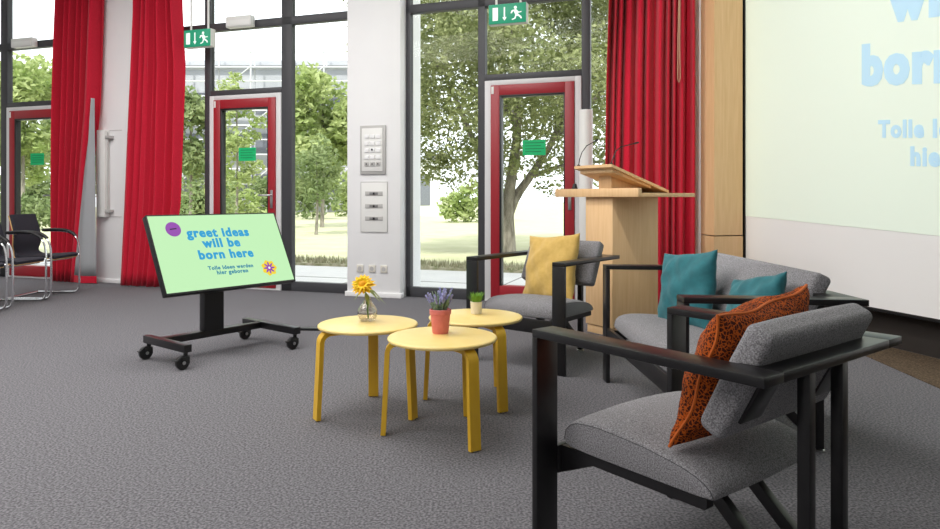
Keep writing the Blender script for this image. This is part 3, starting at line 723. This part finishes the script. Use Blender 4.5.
# ------------------------------------------------------------------ lectern
LA = math.atan2(.55, .835); LO = (1.245, 5.12, 0)
lec = thing('lectern', 'pale maple lectern with sloped reading desk before the red curtain', 'lectern', LO, LA)
MB().box((.03, .312, .0), (.515, .592, .06), .002).build('plinth', M_maple, lec)
MB().box((.02, .302, .066), (.53, .602, 1.08), .003).build('column', M_maple, lec)
MB().box((.018, 0, 1.080), (.61, .933, 1.110), .003).build('shelf', M_maple, lec)
MB().box((-.02, 0, 1.080), (.018, .933, 1.146), .003).build('shelf_lip', M_maple, lec)
MB().prism([(.04, 1.11), (.34, 1.11), (.34, 1.165), (.04, 1.268)], .335, .475).xform(lambda p: Vector((p.x, p.z, p.y))).build('desk_support', M_maple, lec)
ds = MB(); an = math.atan2(1.327 - 1.127, .63)
ds.prism([(-.09, 1.305), (.54, 1.112), (.54, 1.134), (-.09, 1.327)], .20, .615).xform(lambda p: Vector((p.x, p.z, p.y)))
ds.prism([(-.05, 1.266), (.36, 1.150), (.36, 1.166), (-.05, 1.292)], .225, .59); n8 = len(ds.v) - 8; ds.v[n8:] = [(x, z, y) for (x, y, z) in ds.v[n8:]]
ds.build('reading_desk', M_maple, lec)
R3 = Matrix.Rotation(LA, 3, 'Z')
def mic(label, x, y, pts):
    b0 = Vector(LO) + R3 @ Vector((x, y, 1.327 - (x + .09) * .306))
    root = thing('gooseneck_microphone', label, 'microphone', b0, LA, 'lectern microphones')
    MB().lathe([(0, 0), (.013, 0), (.013, .012), (.006, .018), (0, .018)], 14).build('base', M_black, root)
    MB().tube(pts, .0038, 8).build('gooseneck', M_black, root)
    p, q = Vector(pts[-2]), Vector(pts[-1]); d = (q - p).normalized()
    MB().tube([q - d * .005, q + d * .012, q + d * .045, q + d * .052], [.005, .0075, .0075, .004], 10).build('microphone_head', M_black, root)
mic('left gooseneck microphone on the lectern, bending in front of the window', -.07, .585, [(0, 0, .01), (.01, 0, .06), (.035, 0, .115), (.085, 0, .170), (.165, 0, .205)])
mic('right gooseneck microphone on the lectern, bending over the red curtain', -.07, .225, [(0, 0, .01), (.02, 0, .055), (.05, 0, .105), (.10, 0, .140), (.245, 0, .172)])
cl = MB().lathe([(0, 0), (.034, 0), (.033, .012), (.014, .08), (0, .085)], 16).build('cone_stand', M_black); cl.location = Vector(LO) + R3 @ Vector((.10, .82, 1.110)); tag(cl, 'small black cone standing on the left end of the lectern shelf', 'stand')

# white tubular column by the right-hand door
tc_ = thing('column_speaker', 'slim white upright cylinder between the right red door and the red curtain', 'speaker', wp(1.315, -.15))
MB().lathe([(0, .02), (.062, .02), (.066, .026), (.066, 1.92), (.060, 1.932), (0, 1.932)], 32).build('tube', M_box, tc_, angle=40)
MB().lathe([(0, 0), (.10, 0), (.10, .012), (.03, .022), (0, .022)], 28).build('foot', M_box, tc_, angle=40)

# ------------------------------------------------------------------ exit signs, emergency lights, wall panels
def exit_sign(label, s0, s1, z0, z1, n):
    c = (s0 + s1) / 2; wd = s1 - s0; h = z1 - z0
    root = thing('exit_sign', label, 'exit sign', wp(c, n, z0), -TH, 'hanging exit signs')
    MB().box((-wd / 2, -.002, 0), (wd / 2 + .0, .08, h), .004).build('housing', M_box, root)
    MB().box((-wd / 2 + .004, -.008, .003), (wd / 2 - .004, -.002, h - .003), .001).build('sign_face', M_exit, root)
    pc = MB(); k = h / .2; y0, y1 = -.0105, -.008
    pc.box((-.150 * k, y0, .035 * k), (-.095 * k, y1, .165 * k), 0)                      # doorway
    pc.box((-.035 * k, y0, .055 * k), (-.020 * k, y1, .165 * k), 0)                      # arrow shaft
    def poly(pts):
        n_ = len(pts); pc.add([(x * k, y0, z * k) for x, z in pts] + [(x * k, y1, z * k) for x, z in pts], [tuple(range(n_))[::-1], tuple(range(n_, 2 * n_))] + [(i, (i + 1) % n_, n_ + (i + 1) % n_, n_ + i) for i in range(n_)])
    poly([(-.05, .065), (-.0275, .03), (-.005, .065)])
    # running figure
    poly([(.085 + .016 * math.cos(a * .5236), .152 + .016 * math.sin(a * .5236)) for a in range(12)])
    poly([(.060, .130), (.095, .135), (.112, .085), (.085, .078)]); poly([(.085, .088), (.112, .088), (.145, .062), (.150, .04), (.138, .038), (.128, .056), (.095, .072)])
    poly([(.085, .082), (.098, .075), (.085, .040), (.050, .030), (.046, .040), (.074, .050)]); poly([(.062, .130), (.066, .120), (.045, .095), (.035, .100), (.048, .128)]); poly([(.095, .134), (.118, .108), (.148, .112), (.148, .102), (.112, .096), (.094, .118)])
    pc.build('pictogram', M_exit_white, root, smooth=False)
    for x in (-wd * .32, wd * .32): MB().tube([(x, .04, h), (x, .04, CEIL - z0)], .012, 8).build('rod', M_box, root)
    return root
exit_sign('green exit sign hanging left, beside the middle red curtain', -3.37, -2.99, 2.825, 3.03, -.3)
exit_sign('green exit sign hanging above the right red glass door', .365, .755, 2.80, 3.00, -.3)
def em_light(label, s0, s1, z0, z1):
    c = (s0 + s1) / 2; wd = s1 - s0; root = thing('emergency_light', label, 'emergency light', wp(c, -.031, z0), -TH, 'emergency lights on the window bars')
    MB().box((-wd / 2, -.09, 0), (wd / 2, 0, z1 - z0), .012, seg=3).build('housing', M_box, root); MB().box((-wd / 2 + .015, -.098, .012), (wd / 2 - .015, -.088, z1 - z0 - .05), .008).build('diffuser', mat('opal', (.85, .85, .83), .4), root)
em_light('white emergency light on the window bar above the middle red door', -2.93, -2.58, 3.07, 3.20)
em_light('white emergency light on the window bar above the left red door', -6.36, -5.98, 3.07, 3.19)
# intercom / control panels on the white pillar
cp = thing('control_panel', 'grey button panel on the white pillar, upper of two panels', 'control panel', wp(-.976, -.171, 1.327), -TH)
MB().box((-.152, -.02, 0), (.152, 0, .525), .004).build('backplate', M_greyplate, cp)
MB().box((-.128, -.026, .03), (.118, -.019, .495), .003).build('faceplate', M_box, cp)
for i in range(5):
    for j in range(3): MB().box((-.092 + j * .068, -.036, .085 + i * .074), (-.040 + j * .068, -.025, .130 + i * .074), .004).build('button', M_white if i else M_greyplate, cp)
MB().lathe([(0, -.04), (.011, -.04), (.011, -.03), (0, -.03)], 14, (-.0, 0, .262), 'y').build('key_switch', M_black, cp)
for j in range(3): MB().lathe([(0, -.041), (.008, -.041), (.008, -.03), (0, -.03)], 12, (-.066 + j * .068, 0, .108), 'y').build('knob', M_black, cp)
sb_ = thing('switch_cabinet', 'white flush cabinet with three grey slots, lower panel on the pillar', 'cabinet', wp(-.965, -.171, .70), -TH)
MB().box((-.160, -.010, 0), (.160, 0, .545), .003).build('cover', M_box, sb_)
gr = MB()
for lo, hi in (((-.160, -.0115, .538), (.160, -.0095, .545)), ((-.160, -.0115, 0), (-.154, -.0095, .545)), ((.154, -.0115, 0), (.160, -.0095, .545)), ((-.160, -.0115, 0), (.160, -.0095, .006))): gr.box(lo, hi, 0)
gr.build('edge_gap', M_greyplate, sb_)
for k in range(3):
    sl = MB().box((-.105, -.016, .125 + k * .135), (.105, -.009, .17 + k * .135), .002).build('slot_strip', M_greyplate, sb_)
    MB().box((-.05, -.0195, .134 + k * .135), (.05, -.0155, .160 + k * .135), .001).build('breaker_row', mat('mid_grey', (.2, .2, .2), .5), sl)
    MB().box((-.008, -.024, .134 + k * .135), (.012, -.019, .160 + k * .135), .001).build('toggle', M_black, sl)
for j, (s_, nm) in enumerate(((-1.135, 'left'), (-.99, 'middle'), (-.85, 'right'))):
    so = thing('wall_socket', nm + ' socket of the row of three low on the white pillar', 'socket', wp(s_, -.171, .265), -TH, 'sockets on the white pillar')
    MB().box((-.04, -.012, 0), (.04, 0, .08), .006).build('plate', mat('warm_white', (.72, .69, .62), .5), so)
    MB().lathe([(.020, -.0135), (.024, -.0135), (.024, -.010), (0.020, -.010)], 20, (0, 0, .04), 'y').build('rim', M_greyplate, so)
    MB().lathe([(0, -.0125), (.019, -.0125), (.019, -.010), (0, -.010)], 20, (0, 0, .04), 'y').build('insert', mat('warm_grey', (.45, .43, .39), .5), so)
cw = thing('wall_crank_box', 'tall narrow white box with side rod on the left white pillar', 'wall box', wp(-4.735, -.101, .83), -TH)
MB().box((-.085, -.08, 0), (.045, 0, 1.09), .006).build('box', M_box, cw)
MB().tube([(.066, -.05, .05), (.066, -.05, 1.06)], .007, 8).build('rod', M_greyplate, cw)
for z in (.075, 1.0):
    MB().box((.04, -.075, z - .018), (.115, 0, z + .018), .004).build('bracket', M_greyplate, cw)
ol = MB()
for lo, hi in (((.045, -.006, 1.085), (.24, 0, 1.09)), ((.045, -.006, .0), (.24, 0, .005))): ol.box(lo, hi, 0)
ol.build('panel_edge', M_greyplate, cw)

# ------------------------------------------------------------------ cantilever chairs at the left
def side_loop(y):
    pts = []
    path = [(-.44, .70), (-.30, .705), (-.16, .695), (-.07, .66), (-.02, .60), (0.0, .50), (0, .30), (0, .09), (-.012, .04), (-.05, .014), (-.12, .012), (-.52, .012)]
    return [(x, y, z) for x, z in path]
def smooth_path(p, it=2):
    p = [Vector(v) for v in p]
    for _ in range(it):
        q = [p[0]]
        for a, b_ in zip(p, p[1:]): q += [a.lerp(b_, .25), a.lerp(b_, .75)]
        q.append(p[-1]); p = q
    return p
def make_canti(loc, label):
    root = thing('cantilever_chair', label, 'chair', loc, 0, 'cantilever chairs along the left wall')
    hw = .265
    fr_ = MB()
    for y in (-hw, hw): fr_.tube(smooth_path(side_loop(y)), .0115, 8)
    fr_.tube([(-.52, -hw, .012), (-.52, hw, .012)], .0115, 8)
    for y in (-hw, hw): fr_.tube([(-.02, y, .44), (-.02, y * .86, .425)], .009, 6)
    fr_.tube([(-.06, -hw * .9, .405), (-.06, hw * .9, .405)], .010, 6)
    fr_.build('tube_frame', M_chrome, root)
    for y in (-hw, hw):
        MB().tube(smooth_path([(-.46, y, .708), (-.30, y, .717), (-.16, y, .708), (-.085, y, .68), (-.045, y, .645)]), .017, 8).build('armrest', M_black, root)
    prof = [(.0, .425), (-.03, .44), (-.12, .435), (-.30, .425), (-.42, .425), (-.475, .455), (-.485, .52), (-.47, .60), (-.475, .70), (-.505, .80), (-.535, .885)]
    prof = [(v.x, v.y) for v in smooth_path([(x, z, 0) for x, z in prof])]
    def sheet(t0, t1, w0, name, m):
        vs = []; fs = []; k = len(prof)
        for i, (x, z) in enumerate(prof):
            a = Vector(prof[max(i - 1, 0)]); b_ = Vector(prof[min(i + 1, k - 1)]); d = (b_ - a).normalized(); nr = Vector((d.y, -d.x))
            wd = w0 * (1 - .10 * max(0, min(1, (z - .5) / .35)))
            # narrow waist where the shell turns upwards
            wd *= 1 - .16 * math.exp(-((z - .50) / .05) ** 2) * (1 if x < -.4 else 0)
            for sgn_ in (-1, 1):
                for t in (t0, t1): vs.append((x - nr.x * t, sgn_ * wd, z - nr.y * t))
        for i in range(k - 1):
            a = i * 4; b_ = a + 4
            for (p, q) in ((0, 1), (1, 3), (3, 2), (2, 0)): fs.append((a + p, a + q, b_ + q, b_ + p))
        fs.append((0, 1, 3, 2)); fs.append(((k - 1) * 4, (k - 1) * 4 + 2, (k - 1) * 4 + 3, (k - 1) * 4 + 1))
        mb = MB(); mb.add(vs, fs); return mb.build(name, m, root, angle=50)
    sheet(.004, .014, .232, 'plywood_shell', M_beech)
    sheet(-.026, .003, .225, 'upholstery', M_navy)
    return root
k1 = make_canti((-4.40, 7.62, 0), 'black cantilever armchair farthest back, nearest the left red curtain')
k1.scale = (.90, 1, 1)
k2 = copy_tree(k1); k2.location = (-4.40, 7.00, 0); tag(k2, 'middle black cantilever armchair, its back cut by the left picture edge')
k3 = copy_tree(k1); k3.location = (-4.40, 6.38, 0); tag(k3, 'nearest black cantilever armchair at the left, only its seat front showing')

# ------------------------------------------------------------------ outdoors
def wprism(pts, z0, z1): 
    mb = MB(); mb.prism([wp(s, n)[:2] for s, n in pts], z0, z1); return mb
struct(wprism([(-40, .061), (25, .061), (25, 2.9), (-40, 2.9)], -.25, -.03).build('ground_terrace', M_paving, smooth=False))
jn = MB()
for s_ in range(-10, 8, 2): jn.prism([wp(s_, .07)[:2], wp(s_ + .02, .07)[:2], wp(s_ + .02, 2.9)[:2], wp(s_, 2.9)[:2]], -.03, -.026)
jn.prism([wp(-12, 1.5)[:2], wp(9, 1.5)[:2], wp(9, 1.52)[:2], wp(-12, 1.52)[:2]], -.03, -.026)
struct(jn.build('ground_joints', mat('paving_joint', (.28, .27, .26), .9), smooth=False))
struct(wprism([(-60, 3.35), (50, 3.35), (50, 130), (-60, 130)], -.3, 0).build('ground_lawn', M_lawn, smooth=False))
struct(wprism([(-60, 2.9), (50, 2.9), (50, 3.36), (-60, 3.36)], -.3, .005).build('ground_verge', M_verge, smooth=False))
# rough grass on the verge
gv = MB()
for k in range(5000):
    p = wp(rnd.uniform(-9, 6), rnd.uniform(2.9, 3.5), .0); h = rnd.uniform(.03, .13); a = rnd.uniform(0, 6.28); d = Vector((math.cos(a), math.sin(a), 0))
    gv.add([p - d * .012, p + d * .012, p + d * .01 + Vector((rnd.uniform(-.03, .03), rnd.uniform(-.03, .03), h))], [(0, 1, 2)])
tag(gv.build('verge_grass', M_verge, smooth=False), 'rough dry grass along the terrace edge outside', 'grass', kind='stuff')

def leaves(mb, c, rad, n, size, r, shell=.5):
    for _ in range(n):
        while True:
            p = Vector((r.uniform(-1, 1), r.uniform(-1, 1), r.uniform(-1, 1)))
            l = p.length
            if shell < l <= 1: break
        p = Vector((c[0] + p.x * rad[0], c[1] + p.y * rad[1], c[2] + p.z * rad[2]))
        a = Vector((r.gauss(0, 1), r.gauss(0, 1), r.gauss(0, .7))).normalized(); b_ = a.cross(Vector((r.gauss(0, 1), r.gauss(0, 1), r.gauss(0, 1)))).normalized(); s = size * r.uniform(.6, 1.3)
        f_ = a.cross(b_) * s * .2
        i = len(mb.v)
        mb.v += [tuple(p - a * s), tuple(p + b_ * s * .5 + f_), tuple(p + a * s), tuple(p - b_ * s * .5 + f_)]
        mb.f += [(i, i + 1, i + 2), (i, i + 2, i + 3)]
def leafmesh(mb, name, m, parent):
    me = bpy.data.meshes.new(name); me.from_pydata(mb.v, [], mb.f); me.materials.append(m); o = bpy.data.objects.new(name, me); COL.objects.link(o); o.parent = parent; return o
def tree(name, label, loc, clumps, n_per, size, m, trunk, seed, shell=.35, group=None):
    r = random.Random(seed); root = thing(name, label, 'tree' if trunk else 'shrub', loc, 0, group)
    mb = MB()
    for (x, y, z, rx, ry, rz) in clumps: leaves(mb, (x, y, z), (rx, ry, rz), int(n_per * (rx * ry * rz) ** .667), size, r, shell)
    leafmesh(mb, 'foliage', m, root)
    if trunk:
        tb = MB()
        for pts, rs in trunk: tb.tube(smooth_path(pts, 1), [rs[0] + (rs[1] - rs[0]) * i / (2 * (len(pts) - 1) + 1) for i in range(len(smooth_path(pts, 1)))], 10)
        tb.build('trunk', M_bark, root)
    return root
def clumped(r, n, rad, cz, cr):
    out = []
    for _ in range(n):
        while True:
            p = Vector((r.uniform(-1, 1), r.uniform(-1, 1), r.uniform(-1, 1)))
            if p.length <= 1: break
        out.append((p.x * rad[0], p.y * rad[1], cz + p.z * rad[2], cr * r.uniform(.7, 1.3), cr * r.uniform(.7, 1.3), cr * r.uniform(.6, 1.0)))
    return out
r = random.Random(4)
big = [c for c in clumped(r, 180, (3.6, 2.6, 2.8), 4.4, .68) if c[0] > -2.3] + [(-.1, -.5, 2.0, .8, .5, .42), (.9, -.6, 1.75, .7, .5, .38), (-1.0, -.4, 1.6, .7, .5, .30), (-1.7, -.4, 1.65, .6, .5, .40), (.35, -.6, 1.62, .45, .4, .22), (1.9, -.5, 1.5, .6, .4, .35), (1.35, -.5, .95, .4, .3, .16), (.75, -.5, 1.25, .35, .3, .18), (-1.6, -.3, 1.75, .6, .6, .35), (1.6, 0, 1.9, .7, .6, .4), (-.9, -.3, 1.85, .5, .5, .3), (1.0, .2, 1.75, .5, .5, .3), (2.2, -.3, 1.9, .6, .5, .45), (1.5, -.4, 1.2, .35, .3, .25)]
tree('garden_tree', 'large leafy tree with forked grey trunk outside the right red door', (.72, 13.2, 0), big, 1150, .05, M_leaf_a,
     [([(0, 0, -.05), (0, 0, .3), (-.02, 0, .8), (.05, 0, 1.4), (.2, 0, 2.4), (.1, 0, 4.5)], (.165, .06)), ([(0, 0, .75), (.15, .05, 1.1), (.45, .1, 1.5), (.9, .1, 2.2), (1.6, .1, 4.0)], (.11, .04)), ([(-.02, 0, .7), (-.22, .0, 1.1), (-.5, .05, 1.8), (-1.2, 0, 3.4)], (.11, .03)),
      ([(.2, 0, 2.4), (-.4, -.2, 3.3), (-1.0, -.3, 4.6)], (.08, .02)), ([(.5, .1, 1.5), (1.1, -.2, 1.7), (2.1, -.3, 1.75)], (.05, .015)), ([(-1.2, 0, 3.4), (-1.9, -.3, 4.2)], (.05, .02)), ([(.9, .1, 2.2), (1.9, -.4, 3.2), (2.3, -.5, 4.2)], (.05, .02))], 21)
def at(u, d): return ((u - 470) / 700 * d, d, 0)
def simple_tree(label, u, d, h, w, m, seed, size=.16, n=240, base=.25, name='garden_tree'):
    r = random.Random(seed); cz = h * (base + (1 - base) / 2); 
    cl_ = clumped(r, 26, (w * .72, w * .72, h * (1 - base) / 2 * .78), cz, w * .36)
    return tree(name, label, at(u, d), cl_, n, size, m, [([(0, 0, -.05), (.05, 0, h * .3), (0, .05, h * .75)], (.035 + w * .02, w * .015))], seed)
simple_tree('slender light green tree seen through the middle red door', 236, 22, 5.6, .95, M_leaf_b, 31, .10, 620, .12)
simple_tree('broad light green tree outside, left of the white centre pillar', 322, 25, 6.3, 2.1, M_leaf_b, 32, .15, 420, .12)
simple_tree('small rounded young tree on lawn, near the white centre pillar', 316, 20, 2.9, .9, M_leaf_c, 33, .09, 520, .2)
simple_tree('pale bushy tree seen beside the middle red curtain', 190, 24, 5.4, 1.5, M_leaf_c, 34, .13, 420, .1)
simple_tree('light green tree seen through the left red door', 22, 26, 7.0, 2.4, M_leaf_b, 35, .16, 400, .12)
simple_tree('green tree outside at the far left window edge', -60, 35, 7.0, 2.2, M_leaf_b, 36, .16, 300, .12)
simple_tree('tree outside behind the left red curtain', 84, 34, 6.5, 2.3, M_leaf_c, 37, .16, 300, .12)
# shrubs along the far lawn edge
for i, (u, d, w_, h_, mm, lb) in enumerate(((223, 20.4, .6, 1.75, M_leaf_c, 'low green shrub before the slender tree, through the middle red door'), (278, 17.0, .5, 1.6, M_leaf_b, 'low light shrub right of the slender tree, through the middle red door'), (24, 23, 1.7, 1.6, M_leaf_c, 'low shrub under the light tree, through the left red door'), (188, 18, .55, 1.8, M_leaf_c, 'low shrub under pale bushy tree beside the middle curtain'), (30, 38, 3.0, 2.9, M_leaf_c, 'dark green shrub at lawn edge behind the left red door'), (-90, 38, 3.0, 2.6, M_leaf_c, 'dark shrub at lawn edge at far left'), (195, 36, 1.5, 2.6, M_leaf_c, 'dark shrub at lawn edge beside the middle curtain'), (236, 31, 1.6, 2.3, M_leaf_b, 'light shrub at lawn edge, left half of middle door glass'), (272, 37, 1.7, 2.4, M_leaf_c, 'dark shrub at lawn edge, right half of middle door glass'), (312, 34, 1.6, 2.6, M_leaf_c, 'dark shrub behind the small young tree'), (350, 39, 1.6, 2.7, M_leaf_b, 'light shrub at lawn edge next to the white centre pillar'), (462, 30, 1.5, 1.9, M_leaf_b, 'yellow-green shrub across lawn, left of the right red door'), (498, 32, 1.4, 1.8, M_leaf_c, 'green shrub across lawn behind the large tree trunk'))):
    rr_ = random.Random(100 + i)
    tree('garden_shrub', lb, at(u, d), [(rr_.uniform(-.8, .8) * w_ * .6, rr_.uniform(-.5, .5), h_ * rr_.uniform(.12, .7), w_ * .42, w_ * .35, h_ * .32) for _ in range(9)], 300, min(.16, d * .0045), mm, None, 200 + i, .5)
# scaffolded building
bl_ = thing('office_building', 'long grey building behind scaffolding in the distance', 'building', (-15.5, 50, 0))
MB().box((-10, 0, 0), (10.5, 10, 10.4), 0).build('facade', M_facade, bl_, smooth=False)
for z in (1.2, 4.1, 7.0): MB().box((-10, -.06, z), (10.5, .02, z + 1.5), 0).build('window_band', M_facade_band, bl_, smooth=False)
MB().box((-10.4, -.5, 10.4), (10.9, 10.4, 10.75), 0).build('roof_edge', M_facade, bl_, smooth=False)
sf_ = thing('scaffold', 'metal scaffold standing in front of the distant grey building', 'scaffold', (-15.5, 47.9, 0))
for i in range(9):
    for y in (0, .9): MB().tube([(-9.5 + i * 2.5, y, -.02), (-9.5 + i * 2.5, y, 11.4)], .06, 6).build('upright', M_scaff, sf_)
for z in (2, 4, 6, 8, 10):
    MB().box((-9.6, 0, z - .05), (10.6, .9, z + .05), 0).build('deck', M_scaff, sf_)
    MB().tube([(-9.5, -.06, z + 1), (10.5, -.06, z + 1)], .045, 6).build('guard_rail', M_scaff, sf_)
for i in range(8):
    for k, z in enumerate((2, 4, 6, 8)):
        if (i + k) % 2 == 0: MB().tube([(-9.5 + i * 2.5, -.05, z), (-7.0 + i * 2.5, -.05, z + 2)], .045, 6).build('brace', M_scaff, sf_)
wb = thing('garden_pavilion', 'white low building across the lawn, left of the right red door', 'building', (at(424, 40)[0], 40, 0))
MB().box((-3.5, 0, 0), (.8, 4, 3.2), 0).build('facade', M_white, wb, smooth=False); MB().box((-.2, -.05, .6), (.35, .02, 2.4), 0).build('window', M_facade_band, wb, smooth=False); MB().box((-3.7, -.3, 3.2), (1.0, 4.2, 3.4), 0).build('roof', M_facade, wb, smooth=False)
